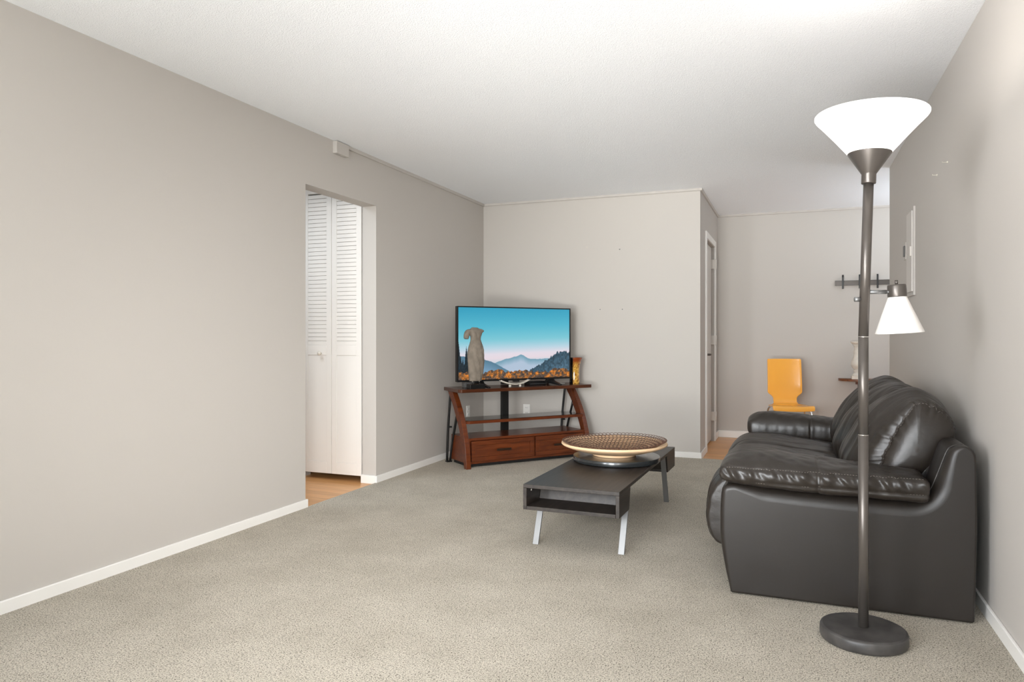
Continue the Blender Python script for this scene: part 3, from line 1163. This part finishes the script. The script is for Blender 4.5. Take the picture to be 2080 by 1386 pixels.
# bowl with a lattice of rings
BW = empty('decorative_bowl', (-1.02, 4.27, 0.3747), 0, 'wide shallow pale bowl lined with a lattice of brown rings', 'bowl')
mb = MB()
RB = 0.322
prof = [(0.115, 0.0), (0.13, 0.0), (0.133, 0.006), (0.128, 0.018), (0.20, 0.026), (0.27, 0.046), (0.312, 0.062), (RB, 0.070), (RB - 0.002, 0.079), (RB - 0.012, 0.0795),
        (0.27, 0.057), (0.20, 0.036), (0.10, 0.024), (0.001, 0.022)]
mb.lathe(prof, seg=96, cap=False)
mb.lathe([(0.115, 0.0), (0.11, 0.014), (0.001, 0.014)], seg=48, cap=False)
mb.build('shell', M['bowl'], BW)
mb = MB()


def zin(r):
    return np.interp(r, [0, 0.10, 0.20, 0.27, 0.325], [0.026, 0.028, 0.041, 0.062, 0.090])


rr = 0.0125
r = 0.306
row = 0
while r > 0.02:
    n = max(4, int(2 * math.pi * r / (2 * rr * 0.98)))
    slope = math.atan2(zin(r + 0.01) - zin(r - 0.01), 0.02)
    for k in range(n):
        t = 2 * math.pi * (k + 0.5 * (row % 2)) / n
        tilt = 0.010 * math.cos(t - math.radians(40)) * (r / 0.306) ** 2
        c = Vector((r * math.cos(t), r * math.sin(t), zin(r) + 0.003 + max(0, tilt)))
        er = Vector((math.cos(t) * math.cos(slope), math.sin(t) * math.cos(slope), math.sin(slope)))
        et = Vector((-math.sin(t), math.cos(t), 0))
        mb.tube([c + er * rr * math.cos(2 * math.pi * q / 14) + et * rr * math.sin(2 * math.pi * q / 14) for q in range(14)], 0.0017, 5, loop=True)
    r -= rr * 1.78
    row += 1
lat = mb.build('ring_lattice', M['rings'], BW)

# ------------------------------------------------------------------ sofa
SO = empty('sofa', (-0.25, 3.165, 0), math.radians(-0.3), 'black leather three seat sofa with plump cushions along the right wall', 'sofa')
SL = 2.10
AW = 0.27
panel = [(0.0, 0.004), (-0.02, 0.10), (-0.04, 0.217), (-0.043, 0.33), (-0.039, 0.42), (-0.034, 0.446), (-0.018, 0.463), (0.008, 0.469), (0.08, 0.466), (0.25, 0.456), (0.488, 0.449), (0.62, 0.447), (0.697, 0.452),
         (0.735, 0.472), (0.758, 0.505), (0.782, 0.57), (0.806, 0.641), (0.820, 0.667), (0.845, 0.678), (0.871, 0.677), (0.89, 0.662), (0.900, 0.63), (0.903, 0.319), (0.895, 0.004)]


def arm_body(v0, v1, name, parent):
    body = [(0.012, 0.004), (0.002, 0.006), (0.0, 0.014), (-0.006, 0.04)] + panel[1:-2] + [(0.902, 0.50), (0.903, 0.40), (0.902, 0.30), (0.900, 0.20), (0.897, 0.10), (0.895, 0.04), (0.8945, 0.014),
            (0.892, 0.006), (0.882, 0.004), (0.8, 0.004), (0.6, 0.004), (0.4, 0.004), (0.2, 0.004), (0.06, 0.004)]
    P_ = catmull([(x, 0, z) for x, z in body], 260)
    rad = []
    for p in P_:
        top_ = min(1, max(0, (p.z - 0.38) / 0.06)) * min(1, max(0, (0.86 - p.x) / 0.05))
        front_ = min(1, max(0, (0.02 - p.x) / 0.03)) * min(1, p.z / 0.2)
        top_ *= min(1, max(0.0, (p.x + 0.03) / 0.16)) * (1 - 0.55 * min(1, max(0, (p.z - 0.52) / 0.12)))
        rad.append(0.010 + 0.045 * top_ + 0.014 * front_ * (1 - top_))
    n_ = len(P_)
    nrm = []
    for i in range(n_):
        t = P_[(i + 2) % n_] - P_[i - 2]
        nn = Vector((-t.z, 0, t.x)).normalized()
        nrm.append(nn)
    cc = Vector((0.45, 0, 0.25))
    if sum(((cc - P_[i]).dot(nrm[i])) for i in range(n_)) < 0:
        nrm = [-q for q in nrm]
    R_ = 0.055
    rings = []
    seq = [(1 - math.sin(t), 1 - math.cos(t)) for t in [math.pi / 2 * k / 8 for k in range(9)]]
    for ins_, dv in seq:
        rings.append((ins_, v0, dv))
    for ins_, dv in reversed(seq):
        rings.append((ins_, v1, -dv))
    mb = MB()
    mb.rings([[(p.x + q.x * d * r_, v + dv * r_, max(0.003, p.z + q.z * d * r_)) for p, q, r_ in zip(P_, nrm, rad)] for d, v, dv in rings])
    for f in mb.bm.faces:
        if len(f.verts) > 4:
            f.smooth = False
    return mb.build(name, M['leatherflat'], parent)


a1 = arm_body(0.0, AW, 'arm_body', SO)
a2 = arm_body(SL - AW, SL, 'arm_body', SO)
# piping along the outer outline of each arm
for ao, vv in ((a1, 0.05), (a2, SL - 0.05)):
    mb = MB()
    pl = catmull([(x, vv, max(z, 0.02)) for x, z in panel], 130, False)
    c0 = Vector((0.43, vv, 0.3))
    pl = [p + (c0 - p).normalized() * 0.0015 for p in pl]
    mb.tube(pl, 0.003, 8)
    mb.build('piping', M['leather'], ao)

# frame: base and back between the arms
mb = MB()
mb.box((0.03, AW, 0.03), (0.80, SL - AW, 0.20))
mb.build('seat_base', M['leatherflat'], SO, 0.01)
mb = MB()
mb.prism([(0.70, 0.10), (0.70, 0.42), (0.79, 0.60), (0.815, 0.665), (0.84, 0.678), (0.871, 0.677), (0.893, 0.655), (0.901, 0.62), (0.90, 0.05), (0.80, 0.05)], 'y', AW - 0.002, SL - AW + 0.002)
mb.build('back_frame', M['leatherflat'], SO, 0.012, seg=3)


def fold(p, f, seed):
    return noise.noise(Vector((p[0] * f[0] + seed, p[1] * f[1], p[2] * f[2])))


def cushion(name, prof_end, prof_mid, v0, v1, seed, parent, nring=110, npt=150, exps=(0.55, 0.5), ruffle=0.0035, pull=0.004, stitch=True, flat=(0.03, 0.03), mt=None):
    """closed profile in (x,z) lofted along y; the ends are slightly domed side faces with a gathered seam"""
    A = catmull([(a, 0, b) for a, b in prof_end], npt)
    B = catmull([(a, 0, b) for a, b in prof_mid], npt)
    cA = sum((p for p in A), Vector()) / npt
    rings = []
    ss = []
    capz = [(0.0, 1.0), (0.15, 0.99), (0.3, 0.955), (0.45, 0.89), (0.6, 0.79), (0.74, 0.64), (0.85, 0.47), (0.93, 0.29), (0.98, 0.11)]
    for sc, dv in capz:
        ss.append((sc, v0 - dv * flat[0], 0.0))
    inner = 1
    for k in range(nring):
        s = k / (nring - 1)
        s2 = 0.5 - 0.5 * math.cos(math.pi * s)
        s2 = 0.5 * s2 + 0.5 * s
        ss.append((1.0, v0 + (v1 - v0) * s2, s2))
    for sc, dv in reversed(capz):
        ss.append((sc, v1 + dv * flat[1], 1.0))
    L = v1 - v0
    for sc, v, s in ss:
        w = (math.sin(math.pi * min(1, max(0, s)))) ** exps[0] if 0 < s < 1 else 0.0
        ring = []
        for i in range(npt):
            p = A[i].lerp(B[i], w)
            q = cA.lerp(p, sc) if sc < 1 else p
            a = i / npt
            n_out = (p - cA)
            n_out.y = 0
            n_out.normalize()
            d = 0.0
            edge = math.exp(-(min(s, 1 - s) * L / 0.028) ** 2)
            e0 = math.exp(-(min(s, 1 - s) * L / 0.009) ** 2)
            # gathers at the seam and a groove on it
            if sc > 0.8:
                g = noise.noise(Vector((a * 62 + seed * 7, min(s, 1 - s) * L * 9, seed)))
                d += ruffle * g * (edge + 0.25 * math.exp(-(min(s, 1 - s) * L / 0.07) ** 2)) * (sc - 0.8) / 0.2
                if sc == 1.0:
                    d -= 0.004 * e0
            # long pull folds running over the cushion
            if sc == 1.0:
                d += pull * noise.noise(Vector((a * 5 + seed, v * 24, seed))) * (1 - e0)
                d += pull * 0.6 * noise.noise(Vector((a * 9 + seed, v * 55, 3 + seed))) * (1 - e0)
                d += pull * 1.3 * noise.noise(Vector((q.x * 7, v * 7, q.z * 7 + seed)))
            elif sc > 0.2:
                d += 0.004 * noise.noise(Vector((q.x * 12, seed, q.z * 12))) * 1.0
            q = q + n_out * d
            ring.append((q.x, v, q.z))
        rings.append(ring)
    mb = MB()
    mb.rings(rings)
    if stitch:
        mb.mi = 1
        for ridx, dirn in ((len(capz), -1), (len(capz) + nring - 1, 1)):
            rg = rings[ridx]
            for i in range(0, npt, 2):
                p, q = Vector(rg[i]), Vector(rg[(i + 1) % npt])
                nn = (p - Vector((cA.x, p.y, cA.z))).normalized() * 0.0012
                mb.tube([p + nn, q + nn], 0.0009, 5)
    return mb.build(name, [mt or M['leather'], M['thread']], parent)


# back cushions
back_end = [(.60, .46), (.60, .53), (.655, .67), (.725, .79), (.742, .812), (.765, .814), (.83, .785), (.872, .742), (.886, .69), (.865, .62), (.80, .52), (.69, .44)]
back_mid = [(.50, .42), (.45, .53), (.52, .69), (.60, .79), (.68, .842), (.76, .862), (.84, .825), (.885, .765), (.902, .70), (.87, .61), (.80, .48), (.64, .40)]
bw = (SL - 2 * AW) / 3
for k in range(3):
    v0 = AW + 0.012 + k * bw
    cushion('back_cushion', back_end, back_mid, v0 + 0.02, v0 + bw - 0.02, 3.1 + k * 2.3, SO, exps=(0.6, 0.5), ruffle=0.011, pull=0.008, flat=(0.05 if k == 0 else 0.018, 0.04 if k == 2 else 0.018))
# seat cushions
seat_end = [(.66, .25), (.66, .37), (.50, .405), (.25, .435), (.05, .45), (-.045, .435), (-.10, .375), (-.118, .30), (-.12, .23), (-.10, .155), (-.03, .125), (.2, .13), (.5, .14)]
seat_mid = [(.68, .25), (.68, .385), (.50, .43), (.25, .465), (.05, .487), (-.06, .468), (-.125, .40), (-.145, .31), (-.147, .235), (-.125, .15), (-.05, .11), (.2, .12), (.5, .14)]
for k in range(3):
    v0 = AW + 0.004 + k * bw
    cushion('seat_cushion', seat_end, seat_mid, v0 + 0.014, v0 + bw - 0.014, 9.7 + k * 1.7, SO, exps=(0.45, 0.5), ruffle=0.004, pull=0.006, flat=(0.008, 0.008), stitch=False)


# arm pads
def arm_pad(mirror, seed, parent):
    NU, NPT = 150, 120
    rings = []
    us = [-0.045 + 0.787 * k / (NU - 1) for k in range(NU)]
    for k, u in enumerate(us):
        t = k / (NU - 1)
        zb_ = np.interp(u, [-0.045, 0.08, 0.3, 0.742], [0.474, 0.464, 0.454, 0.448])
        crown = np.interp(u, [-0.045, 0.02, 0.12, 0.4, 0.742], [0.578, 0.590, 0.598, 0.576, 0.546])
        su = 0.540 + 0.012 * math.exp(-((u + 0.04) / 0.05) ** 2)
        sl = 0.484
        # front and back ends are rounded over
        e = 1.0
        df = (u + 0.045) / 0.075
        db = (0.742 - u) / 0.035
        if df < 1:
            e = math.sqrt(max(0.0, 1 - (1 - df) ** 2))
        if db < 1:
            e = min(e, 0.55 + 0.45 * math.sqrt(max(0.0, 1 - (1 - db) ** 2)))
        prof = [(0.02, zb_), (-0.016, zb_ + 0.012), (-0.024, sl), (-0.030, (sl + su) / 2), (-0.018, su), (0.03, su + (crown - su) * 0.55), (0.11, crown - 0.006), (0.19, crown), (0.255, crown - 0.02),
                (0.290, su - 0.02), (0.294, sl - 0.035), (0.278, zb_ - 0.035), (0.25, zb_ - 0.01), (0.15, zb_)]
        cz = (zb_ + su) / 2 + 0.0
        P_ = catmull([(0, a, b) for a, b in prof], NPT)
        ring = []
        for i, p in enumerate(P_):
            yy, zz = p.y, p.z
            yy = 0.135 + (yy - 0.135) * (0.82 + 0.18 * e)
            zz = cz + (zz - cz) * (0.42 + 0.58 * e)
            n_out = Vector((0, yy - 0.13, zz - cz)).normalized()
            d = 0.0
            side = 1.0 if yy < 0.03 else max(0, 1 - (yy - 0.03) / 0.05)
            band = math.exp(-((zz - 0.522) / 0.026) ** 2) * side
            d += 0.012 * noise.noise(Vector((u * 27 + seed + zz * 12, zz * 10, seed))) * band
            d += 0.008 * noise.noise(Vector((u * 62 + zz * 40 + seed, zz * 18, seed + 4))) * band
            d -= 0.005 * math.exp(-((zz - su) / 0.004) ** 2) * side
            d -= 0.004 * math.exp(-((zz - sl) / 0.004) ** 2) * side
            d += 0.006 * noise.noise(Vector((u * 9 + seed, yy * 16, 1.0))) + 0.0035 * noise.noise(Vector((u * 26 + yy * 14 + seed, yy * 20 - u * 10, 2.0)))
            # cross seam at mid length
            d -= 0.005 * math.exp(-((u - 0.345) / 0.005) ** 2)
            v = yy + n_out.y * d
            z = zz + n_out.z * d
            if z < zb_ and yy < 0.24:
                z = zb_
            ring.append((u, SL - v if mirror else v, z))
        rings.append(ring)
    mb = MB()
    mb.rings(rings)
    mb.mi = 1
    # stitches along both seams
    for zt in (0.5405, 0.484):
        for k in range(6, NU - 4, 2):
            def near(rg):
                c = min(rg[:45], key=lambda p: abs(p[2] - zt) + (0.5 if (p[1] > 0.06 and not mirror) or (mirror and p[1] < SL - 0.06) else 0))
                return Vector(c) + Vector((0, 0.001 if mirror else -0.001, 0.003 if zt > .5 else 0.003))
            mb.tube([near(rings[k]), near(rings[k + 1])], 0.0009, 5)
    return mb.build('arm_pad', [M['leather'], M['thread']], parent)


arm_pad(False, 2.0, SO)
arm_pad(True, 8.0, SO)

# ------------------------------------------------------------------ floor lamp
LP = empty('floor_lamp', (0.237, 2.862, 0), 0, 'tall grey torchiere floor lamp with a glowing bowl and a small reading shade', 'floor lamp')
mb = MB()
mb.lathe([(0.001, 0), (0.138, 0), (0.144, 0.004), (0.146, 0.010), (0.146, 0.036), (0.143, 0.043), (0.136, 0.046), (0.001, 0.047)], seg=96)
ba = mb.build('base', M['lampbase'], LP)
for f in ba.data.polygons:
    f.use_smooth = abs(f.normal.z) < 0.8
RT = Vector((math.cos(YAW), math.sin(YAW), 0))
KN = 1.10


def pole_at(z):
    off = 0.0 if z < KN else (z - KN) * 0.034
    return RT * off + Vector((0, 0, z))


mb = MB()
for za, zb2 in ((0.045, 0.742), (0.744, 1.098), (1.10, 1.68)):
    mb.tube([pole_at(za), pole_at(zb2)], 0.0172, 28)
mb.build('pole', M['lampmetal'], LP)
for z in (0.742, 1.098):
    mb = MB()
    mb.tube([pole_at(z - 0.0005), pole_at(z + 0.0025)], 0.0176, 28)
    mb.build('joint_ring', M['ring'], LP)
top = pole_at(1.655)
ang = math.atan(0.034)
MT = Matrix.Translation(top) @ Matrix.Rotation(ang, 4, Vector((-RT.y, RT.x, 0)))
mb = MB()
mb.lathe([(0.001, 0.0), (0.0235, 0.0), (0.0245, 0.002), (0.0245, 0.033), (0.0255, 0.036), (0.073, 0.108), (0.0735, 0.111), (0.070, 0.111), (0.001, 0.05)], seg=56, mtx=MT)
mb.build('socket_cup', M['lampmetal'], LP)
mb = MB()
mb.lathe([(0.069, 0.107), (0.075, 0.112), (0.118, 0.163), (0.155, 0.205), (0.184, 0.236), (0.1885, 0.243), (0.189, 0.248), (0.186, 0.2515), (0.181, 0.250),
          (0.150, 0.211), (0.112, 0.168), (0.066, 0.113)], seg=96, mtx=MT, cap=False)
mb.lathe([(0.001, 0.106), (0.066, 0.112)], seg=48, mtx=MT, cap=False)
mb.build('lamp_shade', M['shade_on'], LP)
# reading lamp
jz = 1.262
mb = MB()
j = pole_at(jz)
sock = RT * 0.122 + Vector((0, 0, 1.262))
mb.tube([j + RT * 0.012, j + RT * 0.078], 0.0075, 14)
mb.tube([j + RT * 0.078, j + RT * 0.10], 0.004, 10)
mb.build('side_arm', M['steel'], LP)
mb = MB()
mb.tube([pole_at(1.235) - RT * 0.015, pole_at(1.235) - RT * 0.022], 0.005, 12)
mb.tube([pole_at(1.235) - RT * 0.019, pole_at(1.235) - RT * 0.036], 0.0085, 16)
mb.build('switch_knob', M['steel'], LP)
RL = Matrix.Translation(sock) @ Matrix.Rotation(math.radians(-3.5), 4, Vector((-RT.y, RT.x, 0)))
mb = MB()
mb.lathe([(0.001, -0.018), (0.031, -0.018), (0.032, -0.015), (0.031, 0.022), (0.029, 0.027), (0.001, 0.028)], seg=36, mtx=RL)
mb.lathe([(0.001, 0.027), (0.0055, 0.027), (0.0055, 0.043), (0.001, 0.043)], c=(0.0, 0, 0), seg=12, mtx=RL)
mb.build('reading_socket', M['lampmetal'], LP)
mb = MB()
mb.lathe([(0.029, -0.012), (0.031, -0.02), (0.079, -0.144), (0.0805, -0.149), (0.078, -0.150), (0.0755, -0.144), (0.028, -0.022)], seg=64, mtx=RL, cap=False)
mb.lathe([(0.001, -0.019), (0.029, -0.021)], seg=32, mtx=RL, cap=False)
mb.build('reading_shade', M['shade_small'], LP)
bl = bpy.data.lights.new('torchiere_bulb', 'POINT')
bl.energy = 2.2
bl.shadow_soft_size = 0.05
bl.color = (1, 0.97, 0.93)
bo = bpy.data.objects.new('torchiere_bulb', bl)
bo.location = Vector(LP.location) + (MT @ Vector((0, 0, 0.19)))
COL.objects.link(bo)

# ------------------------------------------------------------------ orange chair
CH = empty('dining_chair', (-0.035, 7.5, -0.012), math.radians(12), 'orange moulded plywood chair on thin chrome legs against the alcove wall', 'chair')
# local: faces -y, origin under the seat
path = catmull([(0, -0.205, 0.400), (0, -0.20, 0.428), (0, -0.17, 0.441), (0, -0.05, 0.434), (0, 0.09, 0.428), (0, 0.165, 0.436), (0, 0.20, 0.47), (0, 0.215, 0.53),
                (0, 0.228, 0.62), (0, 0.245, 0.75), (0, 0.265, 0.885)], 90, False)
Lp = [0]
for i in range(1, len(path)):
    Lp.append(Lp[-1] + (path[i] - path[i - 1]).length)
tot = Lp[-1]
sw_ = [(0, .185), (.02, .192), (.30, .19), (.36, .178), (.41, .145), (.45, .122), (.49, .112), (.54, .114), (.565, .126), (.585, .148), (.60, .163), (.615, .167), (1.0, .164)]
mb = MB()
grid = []
NW = 16
for i, p in enumerate(path):
    s = Lp[i] / tot
    w = np.interp(s, [a for a, b in sw_], [b for a, b in sw_])
    if s > 0.985:
        w -= 0.008 * ((s - 0.985) / 0.015) ** 2
    row_ = []
    for k in range(NW + 1):
        x = -1 + 2 * k / NW
        curv = 0.022 * x * x * min(1, max(0, (s - 0.5) / 0.2))     # back wraps slightly
        dip = 0.008 * (1 - x * x) * (1 if s < 0.4 else 0)
        row_.append(Vector((x * w, p.y - curv, p.z - dip)))
    grid.append(row_)
vsg = [[mb.bm.verts.new(q) for q in r_] for r_ in grid]
for i in range(len(vsg) - 1):
    for k in range(NW):
        f = mb.bm.faces.new((vsg[i][k], vsg[i][k + 1], vsg[i + 1][k + 1], vsg[i + 1][k]))
        f.smooth = True
sh = mb.build('seat_shell', M['orange'], CH)
so = sh.modifiers.new('solid', 'SOLIDIFY')
so.thickness = 0.011
so.offset = 0
bv = sh.modifiers.new('bevel', 'BEVEL')
bv.width = 0.003
bv.segments = 2
bv.limit_method = 'ANGLE'
bv.angle_limit = math.radians(50)
for sx in (-1, 1):
    for yb_, yt in ((-0.20, -0.13), (0.24, 0.12)):
        mb = MB()
        mb.tube(catmull([(sx * 0.04, yt * 0.6, 0.414), (sx * 0.13, yt, 0.416), (sx * 0.165, yt * 1.05, 0.402), (sx * 0.178, yt + (yb_ - yt) * .3, 0.34), (sx * 0.215, yb_, 0.004)], 24, False), 0.0085, 12)
        mb.tube([(sx * 0.2155, yb_, 0.0), (sx * 0.214, yb_, 0.02)], 0.011, 12)
        mb.build('leg', M['chrome'], CH)
mb = MB()
mb.lathe([(0.001, 0.405), (0.06, 0.405), (0.06, 0.422), (0.001, 0.422)], seg=24)
mb.build('seat_plate', M['chrome'], CH)
